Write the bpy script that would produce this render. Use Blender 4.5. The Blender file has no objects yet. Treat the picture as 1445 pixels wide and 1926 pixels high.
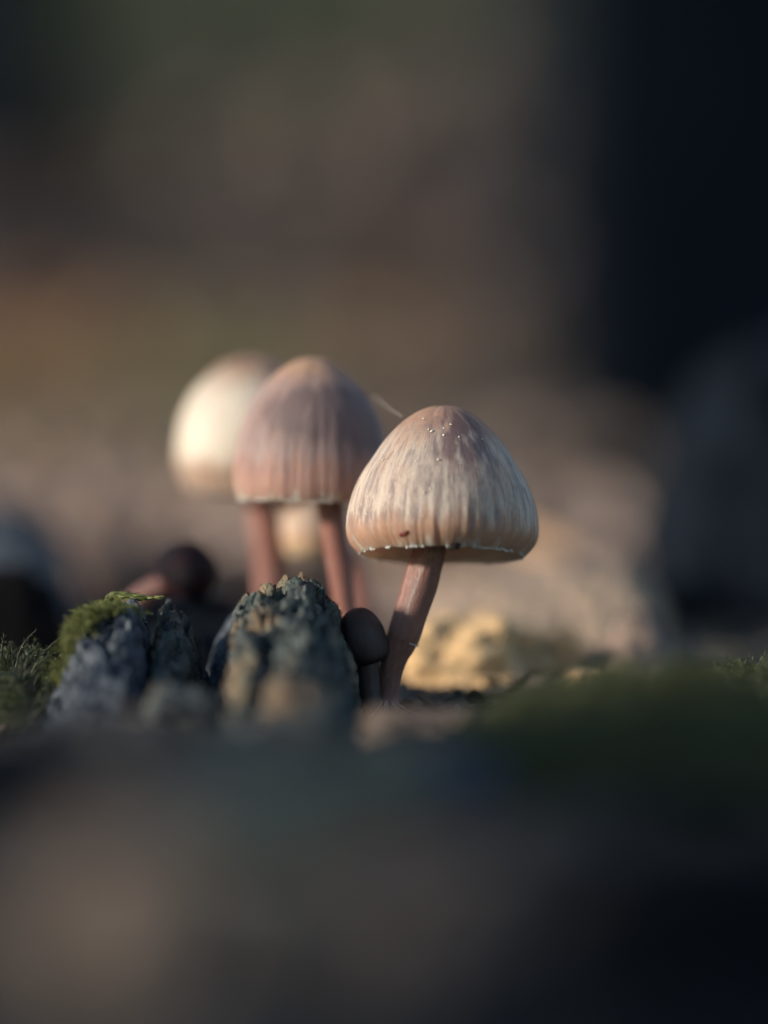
import bpy, math, random
import numpy as np
from mathutils import Vector, Matrix, noise, Quaternion

# ------------------------------------------------------------------ units
S = 0.01                       # everything below is written in centimetres
random.seed(7); rng = np.random.default_rng(7)
SC = bpy.context.scene
COL = SC.collection
PI = math.pi

# ------------------------------------------------------------------ camera
PITCH = math.radians(4.0)
DIST = 60.0
AX = Vector((0, math.cos(PITCH), -math.sin(PITCH)))
UP = Vector((0, math.sin(PITCH), math.cos(PITCH)))
RT = Vector((1, 0, 0))
CAM = Vector((0, 0, 2.67)) - AX * DIST
cam_d = bpy.data.cameras.new('camera'); cam = bpy.data.objects.new('camera', cam_d); COL.objects.link(cam)
cam.location = CAM * S
cam.rotation_euler = (PI / 2 - PITCH, 0, 0)
cam_d.sensor_fit = 'HORIZONTAL'; cam_d.sensor_width = 24.0; cam_d.lens = 144.0
cam_d.clip_start = 0.01; cam_d.clip_end = 400
cam_d.dof.use_dof = True
cam_d.dof.focus_distance = 59.55 * S
cam_d.dof.aperture_fstop = 3.7
cam_d.dof.aperture_blades = 0
SC.camera = cam

# ------------------------------------------------------------------ sky, sun, exposure
SUN = Vector((-0.88, -0.30, 0.29)).normalized()      # direction towards the sun
w = bpy.data.worlds.new('World'); SC.world = w; w.use_nodes = True
wn = w.node_tree; bg = wn.nodes['Background']
sky = wn.nodes.new('ShaderNodeTexSky'); sky.sky_type = 'NISHITA'; sky.sun_disc = False
sky.sun_elevation = math.asin(SUN.z); sky.sun_rotation = math.atan2(SUN.x, SUN.y)
wn.links.new(sky.outputs[0], bg.inputs[0]); bg.inputs[1].default_value = 0.15
sky.ozone_density = 1.2; sky.dust_density = 0.3; sky.air_density = 1.0
sun_d = bpy.data.lights.new('sun', 'SUN'); sun = bpy.data.objects.new('sun', sun_d); COL.objects.link(sun)
sun_d.energy = 5.0; sun_d.angle = math.radians(6.0); sun_d.color = (1.0, 0.88, 0.735)
sun.rotation_euler = SUN.to_track_quat('Z', 'Y').to_euler(); sun.location = (-2, -1, 3)
SC.view_settings.view_transform = 'Standard'; SC.view_settings.look = 'None'
SC.view_settings.exposure = 0.5; SC.view_settings.gamma = 1.0; SC.view_settings.use_curve_mapping = False
SC.cycles.use_denoising = True
SC.cycles.max_bounces = 6; SC.cycles.diffuse_bounces = 3; SC.cycles.glossy_bounces = 2
SC.cycles.sample_clamp_indirect = 4.0

# ------------------------------------------------------------------ helpers
def pt(px, py, d):
    """world point (cm) seen at photo pixel px,py at depth d along the lens axis"""
    k = d / DIST / 144.5
    return CAM + AX * d + RT * ((px - 722.5) * k) + UP * ((963 - py) * k)

def fbm(x, y, z=0.0, o=4, h=1.0):
    return noise.fractal(Vector((x, y, z)), h, 2.0, o)

def smooth(a, b, x):
    t = min(1.0, max(0.0, (x - a) / (b - a))); return t * t * (3 - 2 * t)

def interp(pts, x):
    return float(np.interp(x, [p[0] for p in pts], [p[1] for p in pts]))

def catmull(P, n):
    """n points along a smooth curve through P (list of tuples)"""
    P = np.array(P, float); m = len(P); out = []
    for i in range(n):
        t = i / (n - 1) * (m - 1); k = min(int(t), m - 2); u = t - k
        p0 = P[max(k - 1, 0)]; p1 = P[k]; p2 = P[k + 1]; p3 = P[min(k + 2, m - 1)]
        out.append(0.5 * ((2 * p1) + (-p0 + p2) * u + (2 * p0 - 5 * p1 + 4 * p2 - p3) * u * u + (-p0 + 3 * p1 - 3 * p2 + p3) * u ** 3))
    return np.array(out)

def build(name, verts, faces, mat, parent=None, base=None, attrs=None, smooth_shade=True, kind=None, mats=None, fmat=None):
    """one mesh object from world-space cm vertices; origin at the parent's (or its own) base"""
    V = np.asarray(verts, float).reshape(-1, 3)
    if parent is not None:
        o0 = np.array(parent.get('_o', (0, 0, 0)))
    else:
        o0 = np.array(base) if base is not None else np.array([V[:, 0].mean(), V[:, 1].mean(), V[:, 2].min()])
    me = bpy.data.meshes.new(name)
    me.from_pydata(((V - o0) * S).tolist(), [], faces if isinstance(faces, list) else faces.tolist())
    for m in (mats or [mat]): me.materials.append(m)
    if fmat is not None: me.polygons.foreach_set('material_index', fmat)
    if smooth_shade: me.polygons.foreach_set('use_smooth', [True] * len(me.polygons))
    for k, a in (attrs or {}).items():
        a = np.asarray(a, float)
        if a.ndim == 1:
            at = me.attributes.new(k, 'FLOAT', 'POINT'); at.data.foreach_set('value', a.astype(np.float32))
        else:
            at = me.attributes.new(k, 'FLOAT_VECTOR', 'POINT'); at.data.foreach_set('vector', a.astype(np.float32).ravel())
    me.update()
    ob = bpy.data.objects.new(name, me); COL.objects.link(ob)
    if parent is not None: ob.parent = parent
    else: ob.location = o0 * S
    ob['_o'] = [float(v) for v in o0]
    if kind: ob['kind'] = kind
    return ob

def thing(name, label, cat, base, group=None):
    o = bpy.data.objects.new(name, None); COL.objects.link(o); o.empty_display_size = 0.002
    o.location = Vector(base) * S; o['_o'] = [float(v) for v in base]
    o['label'] = label; o['category'] = cat
    if group: o['group'] = group
    return o

def tag(o, label, cat, group=None):
    o['label'] = label; o['category'] = cat
    if group: o['group'] = group
    return o

def grid_faces(nu, nv, wrap_u=False, off=0, flip=False):
    """quads of a grid stored row by row: nv rows of nu"""
    F = []
    for j in range(nv - 1):
        for i in range(nu if wrap_u else nu - 1):
            a = off + j * nu + i; b = off + j * nu + (i + 1) % nu
            q = (a, b, b + nu, a + nu)
            F.append(q[::-1] if flip else q)
    return F

def tube(P, R, n=12, cap=True):
    """verts, faces, per-vertex (cos, sin, t) of a tapered tube"""
    P = np.asarray(P, float); m = len(P); V = []; A = []
    ref = np.array([0, 1, 0.0])
    for k in range(m):
        t = P[min(k + 1, m - 1)] - P[max(k - 1, 0)]; t /= (np.linalg.norm(t) + 1e-9)
        a = np.cross(ref, t)
        if np.linalg.norm(a) < 1e-3: a = np.cross(np.array([1.0, 0, 0]), t)
        a /= np.linalg.norm(a); b = np.cross(t, a)
        for i in range(n):
            th = 2 * PI * i / n
            V.append(P[k] + R[k] * (math.cos(th) * a + math.sin(th) * b)); A.append((math.cos(th), math.sin(th), k / (m - 1)))
    F = grid_faces(n, m, True)
    if cap:
        F.append(tuple(range(n))[::-1]); F.append(tuple(range((m - 1) * n, m * n)))
    return V, F, A

# ------------------------------------------------------------------ material helpers
def new_mat(name):
    m = bpy.data.materials.new(name); m.use_nodes = True
    nt = m.node_tree; nt.nodes.clear()
    out = nt.nodes.new('ShaderNodeOutputMaterial'); b = nt.nodes.new('ShaderNodeBsdfPrincipled')
    nt.links.new(b.outputs[0], out.inputs[0])
    return m, nt, b

def setin(nt, sock, v):
    if hasattr(v, 'is_output'): nt.links.new(v, sock)
    elif isinstance(v, tuple) and len(v) == 3 and sock.type == 'RGBA': sock.default_value = (*v, 1)
    else: sock.default_value = v

def vmul(nt, v, s):
    n = nt.nodes.new('ShaderNodeVectorMath'); n.operation = 'MULTIPLY'
    nt.links.new(v, n.inputs[0]); n.inputs[1].default_value = s; return n.outputs[0]

def math_(nt, op, a, b=0.0, c=None, clamp=False):
    n = nt.nodes.new('ShaderNodeMath'); n.operation = op; n.use_clamp = clamp
    setin(nt, n.inputs[0], a); setin(nt, n.inputs[1], b)
    if c is not None: setin(nt, n.inputs[2], c)
    return n.outputs[0]

def noise_(nt, vec, scale, detail=4, rough=0.55, dist=0.0):
    n = nt.nodes.new('ShaderNodeTexNoise'); n.inputs['Scale'].default_value = scale
    n.inputs['Detail'].default_value = detail; n.inputs['Roughness'].default_value = rough
    n.inputs['Distortion'].default_value = dist
    if vec is not None: nt.links.new(vec, n.inputs['Vector'])
    return n.outputs['Fac']

def ramp_(nt, fac, stops):
    n = nt.nodes.new('ShaderNodeValToRGB'); e = n.color_ramp.elements
    while len(e) < len(stops): e.new(0.5)
    for k, (p, c) in enumerate(stops):
        e[k].position = p
        e[k].color = (c, c, c, 1) if isinstance(c, (int, float)) else (*c, 1)
    nt.links.new(fac, n.inputs[0]); return n.outputs[0]

def mix_(nt, fac, a, b, mode='MIX'):
    n = nt.nodes.new('ShaderNodeMix'); n.data_type = 'RGBA'; n.blend_type = mode
    setin(nt, n.inputs[0], fac); setin(nt, n.inputs[6], a); setin(nt, n.inputs[7], b); return n.outputs[2]

def attr_(nt, name, out='Vector'):
    n = nt.nodes.new('ShaderNodeAttribute'); n.attribute_name = name; return n.outputs[out]

def obj_cm(nt):
    n = nt.nodes.new('ShaderNodeTexCoord'); return vmul(nt, n.outputs['Object'], (100, 100, 100))

def geo_cm(nt):
    n = nt.nodes.new('ShaderNodeNewGeometry'); return vmul(nt, n.outputs['Position'], (100, 100, 100))

def bump_(nt, h, strength, dist_cm):
    n = nt.nodes.new('ShaderNodeBump'); n.inputs['Strength'].default_value = strength
    n.inputs['Distance'].default_value = dist_cm * S; nt.links.new(h, n.inputs['Height']); return n.outputs[0]

def add_translucent(nt, b, col, fac):
    t = nt.nodes.new('ShaderNodeBsdfTranslucent'); nt.links.new(col, t.inputs[0])
    ms = nt.nodes.new('ShaderNodeMixShader'); ms.inputs[0].default_value = fac
    out = [x for x in nt.nodes if x.type == 'OUTPUT_MATERIAL'][0]
    nt.links.new(b.outputs[0], ms.inputs[1]); nt.links.new(t.outputs[0], ms.inputs[2]); nt.links.new(ms.outputs[0], out.inputs[0])

# ---- mushroom cap skin
def cap_material(name, apex, pale, streak, band, edge, streak_amt=0.8, band_pos=0.86, rough=0.55, coat=0.0, blotch_col=(0.16, 0.10, 0.11), sss=0.55, apex_ext=0.42, fibre=(0.74, 0.70, 0.62), grain=(0.28, 0.20, 0.17), spec=0.35):
    m, nt, b = new_mat(name)
    c = attr_(nt, 'cdir'); bl = attr_(nt, 'blotch', 'Fac')
    sep = nt.nodes.new('ShaderNodeSeparateXYZ'); nt.links.new(c, sep.inputs[0]); v = sep.outputs[2]
    st = noise_(nt, vmul(nt, c, (7, 7, 3.4)), 1.6, 6, 0.62, 0.25)              # broad streaks
    st2 = noise_(nt, vmul(nt, c, (24, 24, 11.0)), 1.6, 6, 0.68, 0.8)        # fibres
    st3 = noise_(nt, vmul(nt, c, (60, 60, 45)), 1.5, 4, 0.7)             # grain
    blob = noise_(nt, vmul(nt, c, (2.0, 2.0, 2.6)), 1.3, 5, 0.6)
    wob = noise_(nt, vmul(nt, c, (3.2, 3.2, 0.6)), 1.3, 4, 0.6)
    vv = math_(nt, 'ADD', v, math_(nt, 'ADD', math_(nt, 'MULTIPLY', math_(nt, 'SUBTRACT', st, 0.5), 0.26), math_(nt, 'MULTIPLY', math_(nt, 'SUBTRACT', wob, 0.52), 0.34)))
    base = ramp_(nt, vv, [(0.0, apex), (apex_ext * 0.55, apex), (apex_ext, pale), (band_pos - 0.07, pale), (band_pos, band), (0.97, band), (0.992, edge)])
    # lilac grey streaks that hang down the flank
    sm = ramp_(nt, math_(nt, 'ADD', math_(nt, 'MULTIPLY', st, 0.55), math_(nt, 'MULTIPLY', st2, 0.45)), [(0.46, 0.0), (0.60, 1.0)])
    win = ramp_(nt, v, [(0.10, 0.15), (0.35, 1.0), (0.84, 1.0), (0.95, 0.25)])
    sm = math_(nt, 'MULTIPLY', math_(nt, 'MULTIPLY', sm, win), streak_amt)
    col = mix_(nt, sm, base, streak)
    # fine warm / pale fibres
    col = mix_(nt, math_(nt, 'MULTIPLY', ramp_(nt, st2, [(0.52, 0.0), (0.70, 1.0)]), 0.45), col, fibre)
    col = mix_(nt, math_(nt, 'MULTIPLY', ramp_(nt, blob, [(0.50, 0.0), (0.68, 1.0)]), 0.40), col, band)
    col = mix_(nt, bl, col, blotch_col)
    col = mix_(nt, math_(nt, 'MULTIPLY', ramp_(nt, st3, [(0.35, 1.0), (0.52, 0.0)]), 0.30), col, grain)
    nt.links.new(col, b.inputs['Base Color'])
    b.inputs['Roughness'].default_value = rough
    b.inputs['Specular IOR Level'].default_value = spec
    b.inputs['Subsurface Weight'].default_value = sss
    b.inputs['Subsurface Radius'].default_value = (0.0034, 0.0017, 0.0010); b.inputs['Subsurface Scale'].default_value = 1.0
    b.inputs['Coat Weight'].default_value = coat; b.inputs['Coat Roughness'].default_value = 0.45
    h = math_(nt, 'ADD', math_(nt, 'MULTIPLY', st2, 0.6), math_(nt, 'ADD', math_(nt, 'MULTIPLY', st3, 0.4), math_(nt, 'MULTIPLY', st, 0.5)))
    nt.links.new(bump_(nt, h, 0.5, 0.05), b.inputs['Normal'])
    if sss > 0.2: add_translucent(nt, b, col, 0.3)
    return m

def flesh_material(name, col, sss=0.85, trans=0.0):
    m, nt, b = new_mat(name)
    n = noise_(nt, obj_cm(nt), 6, 3)
    c = mix_(nt, n, tuple(x * 0.85 for x in col), tuple(min(1, x * 1.12) for x in col))
    nt.links.new(c, b.inputs['Base Color'])
    b.inputs['Roughness'].default_value = 0.7
    b.inputs['Subsurface Weight'].default_value = sss
    b.inputs['Subsurface Radius'].default_value = (0.004, 0.002, 0.0012); b.inputs['Subsurface Scale'].default_value = 1.0
    if trans: add_translucent(nt, b, c, trans)
    return m

def stem_material(name, dark, mid, bloom, bloom_amt=0.5, sss=0.35):
    m, nt, b = new_mat(name)
    c = attr_(nt, 'cdir')
    f1 = noise_(nt, vmul(nt, c, (5, 5, 6)), 1.2, 5, 0.6)
    f2 = noise_(nt, vmul(nt, c, (22, 22, 10)), 1.5, 4, 0.6)
    f3 = noise_(nt, obj_cm(nt), 45, 3)
    col = mix_(nt, ramp_(nt, f1, [(0.35, 0.0), (0.65, 1.0)]), dark, mid)
    col = mix_(nt, math_(nt, 'MULTIPLY', ramp_(nt, f2, [(0.40, 0.0), (0.68, 1.0)]), bloom_amt), col, bloom)
    col = mix_(nt, math_(nt, 'MULTIPLY', ramp_(nt, f3, [(0.5, 0.0), (0.7, 1.0)]), bloom_amt * 0.5), col, bloom)
    nt.links.new(col, b.inputs['Base Color'])
    b.inputs['Roughness'].default_value = 0.36
    b.inputs['Subsurface Weight'].default_value = sss
    b.inputs['Subsurface Radius'].default_value = (0.0015, 0.0003, 0.0002); b.inputs['Subsurface Scale'].default_value = 1.0
    b.inputs['Sheen Weight'].default_value = 0.12; b.inputs['Sheen Roughness'].default_value = 0.4
    nt.links.new(bump_(nt, math_(nt, 'ADD', f2, math_(nt, 'MULTIPLY', f3, 0.4)), 0.4, 0.04), b.inputs['Normal'])
    return m

def wood_material(name, c1, c2, c3, grain=(1, 1, 1), sc=1.0, green=None, rough=0.8, c2amt=0.6, spec=0.2):
    m, nt, b = new_mat(name)
    p = vmul(nt, obj_cm(nt), grain)
    n1 = noise_(nt, p, 1.2 * sc, 6, 0.62); n2 = noise_(nt, p, 5.0 * sc, 5, 0.65); n3 = noise_(nt, p, 24 * sc, 4, 0.7)
    col = mix_(nt, ramp_(nt, n2, [(0.38, 0.0), (0.62, 1.0)]), c1, c3)
    col = mix_(nt, math_(nt, 'MULTIPLY', ramp_(nt, n1, [(0.50, 0.0), (0.60, 1.0)]), c2amt), col, c2)
    if green:
        g = noise_(nt, obj_cm(nt), 1.7 * sc, 4, 0.6)
        col = mix_(nt, math_(nt, 'MULTIPLY', ramp_(nt, g, [(0.50, 0.0), (0.62, 1.0)]), 0.7), col, green)
    col = mix_(nt, math_(nt, 'MULTIPLY', ramp_(nt, n3, [(0.36, 1.0), (0.50, 0.0)]), 0.6), col, tuple(x * 0.3 for x in c1))
    nt.links.new(col, b.inputs['Base Color']); b.inputs['Roughness'].default_value = rough; b.inputs['Specular IOR Level'].default_value = spec
    h = math_(nt, 'ADD', n2, math_(nt, 'MULTIPLY', n3, 0.5))
    nt.links.new(bump_(nt, h, 0.8, 0.12 / sc), b.inputs['Normal'])
    return m

def leaf_material(name, stops, trans=0.25, rough=0.6):
    m, nt, b = new_mat(name)
    r = attr_(nt, 'rnd', 'Fac')
    n = noise_(nt, geo_cm(nt), 1.5, 4)
    col = ramp_(nt, math_(nt, 'ADD', r, math_(nt, 'MULTIPLY', math_(nt, 'SUBTRACT', n, 0.5), 0.3)), stops)
    col = mix_(nt, math_(nt, 'MULTIPLY', ramp_(nt, noise_(nt, geo_cm(nt), 6, 3), [(0.35, 1.0), (0.5, 0.0)]), 0.3), col, (0.05, 0.03, 0.02))
    nt.links.new(col, b.inputs['Base Color']); b.inputs['Roughness'].default_value = rough
    b.inputs['Transmission Weight'].default_value = 0.0
    if trans:
        t = nt.nodes.new('ShaderNodeBsdfTranslucent'); nt.links.new(col, t.inputs[0])
        ms = nt.nodes.new('ShaderNodeMixShader'); ms.inputs[0].default_value = trans
        out = [x for x in nt.nodes if x.type == 'OUTPUT_MATERIAL'][0]
        nt.links.new(b.outputs[0], ms.inputs[1]); nt.links.new(t.outputs[0], ms.inputs[2]); nt.links.new(ms.outputs[0], out.inputs[0])
    return m

def gill_material():
    m, nt, b = new_mat('thin_gill')
    col = mix_(nt, noise_(nt, obj_cm(nt), 8, 3), (0.80, 0.58, 0.48), (0.92, 0.72, 0.62))
    nt.links.new(col, b.inputs['Base Color']); b.inputs['Roughness'].default_value = 0.7
    t = nt.nodes.new('ShaderNodeBsdfTranslucent'); nt.links.new(col, t.inputs[0])
    ms = nt.nodes.new('ShaderNodeMixShader'); ms.inputs[0].default_value = 0.6
    out = [x for x in nt.nodes if x.type == 'OUTPUT_MATERIAL'][0]
    nt.links.new(b.outputs[0], ms.inputs[1]); nt.links.new(t.outputs[0], ms.inputs[2]); nt.links.new(ms.outputs[0], out.inputs[0])
    return m

# ------------------------------------------------------------------ materials
M = {}
M['cap_front'] = cap_material('pale_cap_skin', (0.46, 0.28, 0.19), (0.60, 0.515, 0.435), (0.20, 0.16, 0.17), (0.47, 0.285, 0.19), (0.58, 0.49, 0.41), 0.9, fibre=(0.66, 0.61, 0.52))
M['cap_middle'] = cap_material('rosy_cap_skin', (0.52, 0.33, 0.21), (0.41, 0.31, 0.29), (0.25, 0.16, 0.155), (0.46, 0.275, 0.22), (0.66, 0.54, 0.44), 0.85, 0.80, blotch_col=(0.15, 0.11, 0.115), apex_ext=0.34, fibre=(0.55, 0.46, 0.42))
M['cap_back'] = cap_material('glossy_pale_cap_skin', (0.40, 0.24, 0.15), (0.76, 0.70, 0.59), (0.6, 0.5, 0.4), (0.50, 0.35, 0.27), (0.6, 0.45, 0.35), 0.25, 0.86, 0.38, 0.35, apex_ext=0.40)
M['cap_small'] = cap_material('cream_cap_skin', (0.45, 0.30, 0.22), (0.70, 0.54, 0.44), (0.55, 0.38, 0.26), (0.66, 0.44, 0.28), (0.8, 0.66, 0.5), 0.4, 0.8)
M['cap_dark'] = cap_material('dark_button_skin', (0.022, 0.009, 0.010), (0.018, 0.007, 0.008), (0.008, 0.004, 0.006), (0.024, 0.008, 0.008), (0.018, 0.007, 0.007), 0.6, 0.86, 0.36, 0.12, (0.02, 0.012, 0.014), 0.05, fibre=(0.034, 0.017, 0.018), grain=(0.01, 0.005, 0.005), spec=0.5)
M['cap_black'] = cap_material('black_button_skin', (0.010, 0.007, 0.012), (0.008, 0.006, 0.010), (0.006, 0.005, 0.01), (0.05, 0.012, 0.014), (0.03, 0.01, 0.01), 0.6, 0.86, 0.5, 0.0, (0.006, 0.005, 0.008), 0.0, fibre=(0.012, 0.009, 0.014), grain=(0.004, 0.003, 0.004), spec=0.1)
M['flesh'] = flesh_material('gill_flesh', (0.90, 0.74, 0.64), 0.3, 0.5)
M['gill'] = gill_material()
M['fringe'] = flesh_material('white_fringe', (0.66, 0.58, 0.49), 0.5)
M['dark_flesh'] = flesh_material('dark_gill_flesh', (0.06, 0.03, 0.03), 0.1)
M['stem'] = stem_material('red_brown_stem', (0.10, 0.033, 0.025), (0.19, 0.070, 0.052), (0.46, 0.31, 0.25), 0.32)
M['stem_red'] = stem_material('red_stem', (0.145, 0.044, 0.032), (0.225, 0.076, 0.056), (0.45, 0.29, 0.24), 0.28)
M['stem_base'] = stem_material('fuzzy_stem_base', (0.10, 0.05, 0.045), (0.16, 0.085, 0.07), (0.40, 0.32, 0.28), 0.5)
M['stem_dark'] = stem_material('dark_stem', (0.02, 0.009, 0.009), (0.035, 0.016, 0.014), (0.10, 0.07, 0.06), 0.2, 0.0)
M['wound'] = flesh_material('dark_red_wound', (0.10, 0.012, 0.010), 0.1)
M['soil_crumb'] = wood_material('black_soil_crumb', (0.012, 0.008, 0.008), (0.03, 0.02, 0.018), (0.02, 0.015, 0.014), sc=6)
M['crumb'] = flesh_material('white_crumb', (0.66, 0.58, 0.46), 0.3)
M['rot_wood'] = wood_material('rotten_wood', (0.024, 0.032, 0.037), (0.27, 0.175, 0.09), (0.125, 0.145, 0.14), (1, 0.45, 1), 0.9, (0.07, 0.10, 0.085))
M['blue_wood'] = wood_material('slate_wood', (0.035, 0.045, 0.06), (0.12, 0.14, 0.16), (0.10, 0.12, 0.145), (1, 0.5, 1), 0.9, None, 0.75, 0.5)
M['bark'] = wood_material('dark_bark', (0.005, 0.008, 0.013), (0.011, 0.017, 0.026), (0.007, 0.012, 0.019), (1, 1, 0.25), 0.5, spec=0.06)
M['slab'] = wood_material('tan_bark', (0.32, 0.24, 0.18), (0.50, 0.38, 0.26), (0.42, 0.32, 0.245), (0.5, 1, 1), 0.6)
M['chip'] = wood_material('golden_chip', (0.68, 0.46, 0.24), (0.84, 0.62, 0.36), (0.76, 0.53, 0.30), (0.5, 1, 1), 1.0)
M['brown_chip'] = wood_material('brown_chip', (0.22, 0.17, 0.14), (0.34, 0.26, 0.20), (0.27, 0.20, 0.16), (0.5, 1, 1), 0.8)
M['near_chip'] = wood_material('pale_near_wood', (0.24, 0.178, 0.14), (0.33, 0.255, 0.20), (0.28, 0.213, 0.165), (0.5, 1, 1), 0.8)
M['grey_chip'] = wood_material('grey_green_wood', (0.18, 0.18, 0.13), (0.32, 0.30, 0.20), (0.24, 0.24, 0.17), (0.5, 1, 1), 0.8)
M['chip_dull'] = wood_material('ochre_chip', (0.14, 0.105, 0.075), (0.22, 0.165, 0.11), (0.18, 0.135, 0.09), (0.5, 1, 1), 1.0)
M['black'] = wood_material('black_wood', (0.004, 0.004, 0.005), (0.008, 0.008, 0.009), (0.006, 0.006, 0.007), (0.5, 1, 1), 0.6, spec=0.05)  # near black; also fills the shaded gap at the left edge
M['silk'] = flesh_material('spider_silk', (0.6, 0.58, 0.55), 0.0)
M['litter'] = leaf_material('leaf_litter_mix', [(0.0, (0.08, 0.062, 0.06)), (0.3, (0.29, 0.222, 0.19)), (0.6, (0.43, 0.325, 0.265)), (0.85, (0.56, 0.36, 0.21)), (1.0, (0.55, 0.30, 0.14))])
M['debris'] = leaf_material('dark_leaf_bits', [(0.0, (0.04, 0.034, 0.03)), (0.6, (0.12, 0.098, 0.08)), (1.0, (0.30, 0.23, 0.16))])
M['dead_leaf'] = leaf_material('dead_leaf_tan', [(0.0, (0.28, 0.19, 0.11)), (1.0, (0.48, 0.34, 0.19))])

def moss_material(name, stops, trans=0.3):
    return leaf_material(name, stops, trans, 0.55)
M['moss'] = moss_material('moss_green', [(0.0, (0.018, 0.030, 0.012)), (0.5, (0.06, 0.09, 0.03)), (1.0, (0.14, 0.17, 0.05))])
M['moss_bright'] = moss_material('moss_yellow_green', [(0.0, (0.08, 0.10, 0.025)), (0.5, (0.16, 0.18, 0.05)), (1.0, (0.26, 0.28, 0.09))])
M['moss_olive'] = moss_material('moss_olive', [(0.0, (0.025, 0.036, 0.018)), (0.4, (0.065, 0.085, 0.036)), (1.0, (0.36, 0.34, 0.11))])
M['moss_strand'] = moss_material('moss_shade_green', [(0.0, (0.014, 0.022, 0.010)), (0.5, (0.035, 0.052, 0.020)), (1.0, (0.11, 0.14, 0.05))])
M['moss_dark'] = moss_material('moss_dark_green', [(0.0, (0.04, 0.05, 0.022)), (0.5, (0.10, 0.115, 0.045)), (1.0, (0.18, 0.19, 0.08))])

def ground_material():
    m, nt, b = new_mat('forest_soil')
    p = geo_cm(nt)
    n1 = noise_(nt, p, 0.25, 6, 0.6); n2 = noise_(nt, p, 2.0, 5, 0.65); n3 = noise_(nt, p, 9.0, 4, 0.7); nl = noise_(nt, p, 0.06, 3, 0.5)
    col = mix_(nt, ramp_(nt, n2, [(0.35, 0.0), (0.65, 1.0)]), (0.10, 0.082, 0.064), (0.235, 0.195, 0.145))
    col = mix_(nt, math_(nt, 'MULTIPLY', ramp_(nt, n1, [(0.45, 0.0), (0.62, 1.0)]), 0.6), col, (0.10, 0.078, 0.058))
    g = attr_(nt, 'mossy', 'Fac')
    col = mix_(nt, g, col, mix_(nt, attr_(nt, 'tone', 'Fac'), mix_(nt, n2, (0.020, 0.028, 0.014), (0.044, 0.060, 0.028)), mix_(nt, n2, (0.15, 0.15, 0.035), (0.30, 0.27, 0.07))))
    col = mix_(nt, attr_(nt, 'shade_dark', 'Fac'), col, mix_(nt, n2, (0.008, 0.010, 0.013), (0.022, 0.025, 0.030)))  # shaded ground painted in as near black soil
    nt.links.new(col, b.inputs['Base Color']); b.inputs['Roughness'].default_value = 0.85; b.inputs['Specular IOR Level'].default_value = 0.15
    nt.links.new(bump_(nt, math_(nt, 'ADD', n2, math_(nt, 'MULTIPLY', n3, 0.5)), 0.8, 0.25), b.inputs['Normal'])
    return m
M['ground'] = ground_material()

# ------------------------------------------------------------------ the ground
def ground_z(x, y):
    z = 0.0
    r = math.hypot(x, y)
    z += 0.22 * fbm(x * 0.28, y * 0.28, 3.1, 4) * smooth(200, 20, r)
    # far bank
    t = max(0.0, y - 66)
    z += 0.22 * min(t, 900) * smooth(0, 40, t)
    z += (1.6 * fbm(x * 0.03, y * 0.03, 9.0, 3)) * smooth(30, 120, y)
    if r > 300: z += 14 * fbm(x * 0.002, y * 0.002, 1.0, 3) * smooth(300, 1200, r)
    # hollow under the black shade lump at the left, swell in front of the stump
    z -= 0.5 * math.exp(-((x + 4.6) / 1.6) ** 2 - ((y - 6) / 3.0) ** 2)
    z += (0.72 + 0.30 * fbm(x * 0.22, y * 0.16, 6.0, 3) + 0.40 * fbm(x * 0.55, y * 0.45, 2.0, 3)) * smooth(-4.0, -9.5, y + 1.6 * fbm(x * 0.5, 0.3, 8.0, 2)) * smooth(60, 30, r)
    return z

def mossy(x, y):
    v = 0.0
    v = max(v, 1.9 * math.exp(-((x + 10.5) / 5.5) ** 2 - ((y - 66) / 6.0) ** 2))            # green patch beyond, left
    v = max(v, 1.9 * math.exp(-((x + 4.8) / 3.0) ** 2 - ((y - 77) / 6.0) ** 2))
    v = max(v, math.exp(-((x - 4.2) / 3.0) ** 2 - ((y + 6) / 4) ** 2))
    v = max(v, smooth(103, 114, y))
    v += 0.25 * fbm(x * 0.15, y * 0.12, 5.0, 3)
    return min(1, max(0, v))

def axis_samples(stops):
    out = []
    for (a, b, n) in stops: out += list(np.linspace(a, b, n, endpoint=False))
    return out + [stops[-1][1]]
def shade_dark(x, y):
    """shade painted as near black soil, at the right and close to the lens"""
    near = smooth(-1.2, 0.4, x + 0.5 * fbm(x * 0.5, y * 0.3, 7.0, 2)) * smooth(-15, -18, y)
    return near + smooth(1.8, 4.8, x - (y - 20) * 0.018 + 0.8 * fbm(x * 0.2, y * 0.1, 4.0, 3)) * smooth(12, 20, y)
def moss_tone(x, y):
    """0: dark feather moss, 1: bright yellow green cushion moss"""
    return smooth(97, 92, y) * smooth(30, 50, y)
xs = axis_samples([(-4000, -300, 14), (-300, -40, 26), (-40, -9, 40), (-9, 9, 110), (9, 40, 40), (40, 300, 26), (300, 4000, 14)])
ys = axis_samples([(-3000, -300, 12), (-300, -62, 12), (-62, -28, 24), (-28, 16, 160), (16, 120, 80), (120, 500, 60), (500, 5000, 24)])
V = [(x, y, ground_z(x, y)) for y in ys for x in xs]
ms = [mossy(v[0], v[1]) for v in V]; mt = [moss_tone(v[0], v[1]) for v in V]
g = build('ground', V, grid_faces(len(xs), len(ys)), M['ground'], base=(0, 0, 0), attrs={'mossy': ms, 'tone': mt, 'shade_dark': [shade_dark(v[0], v[1]) for v in V]}, kind='structure')

def gpt(px, py, lift=0.0):
    """where the sight line through px,py meets the ground"""
    d = 25.0
    while d < 600:
        p = pt(px, py, d)
        if p.z <= ground_z(p.x, p.y) + lift: break
        d += 0.25 if d < 120 else 1.0
    return p, d

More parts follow.
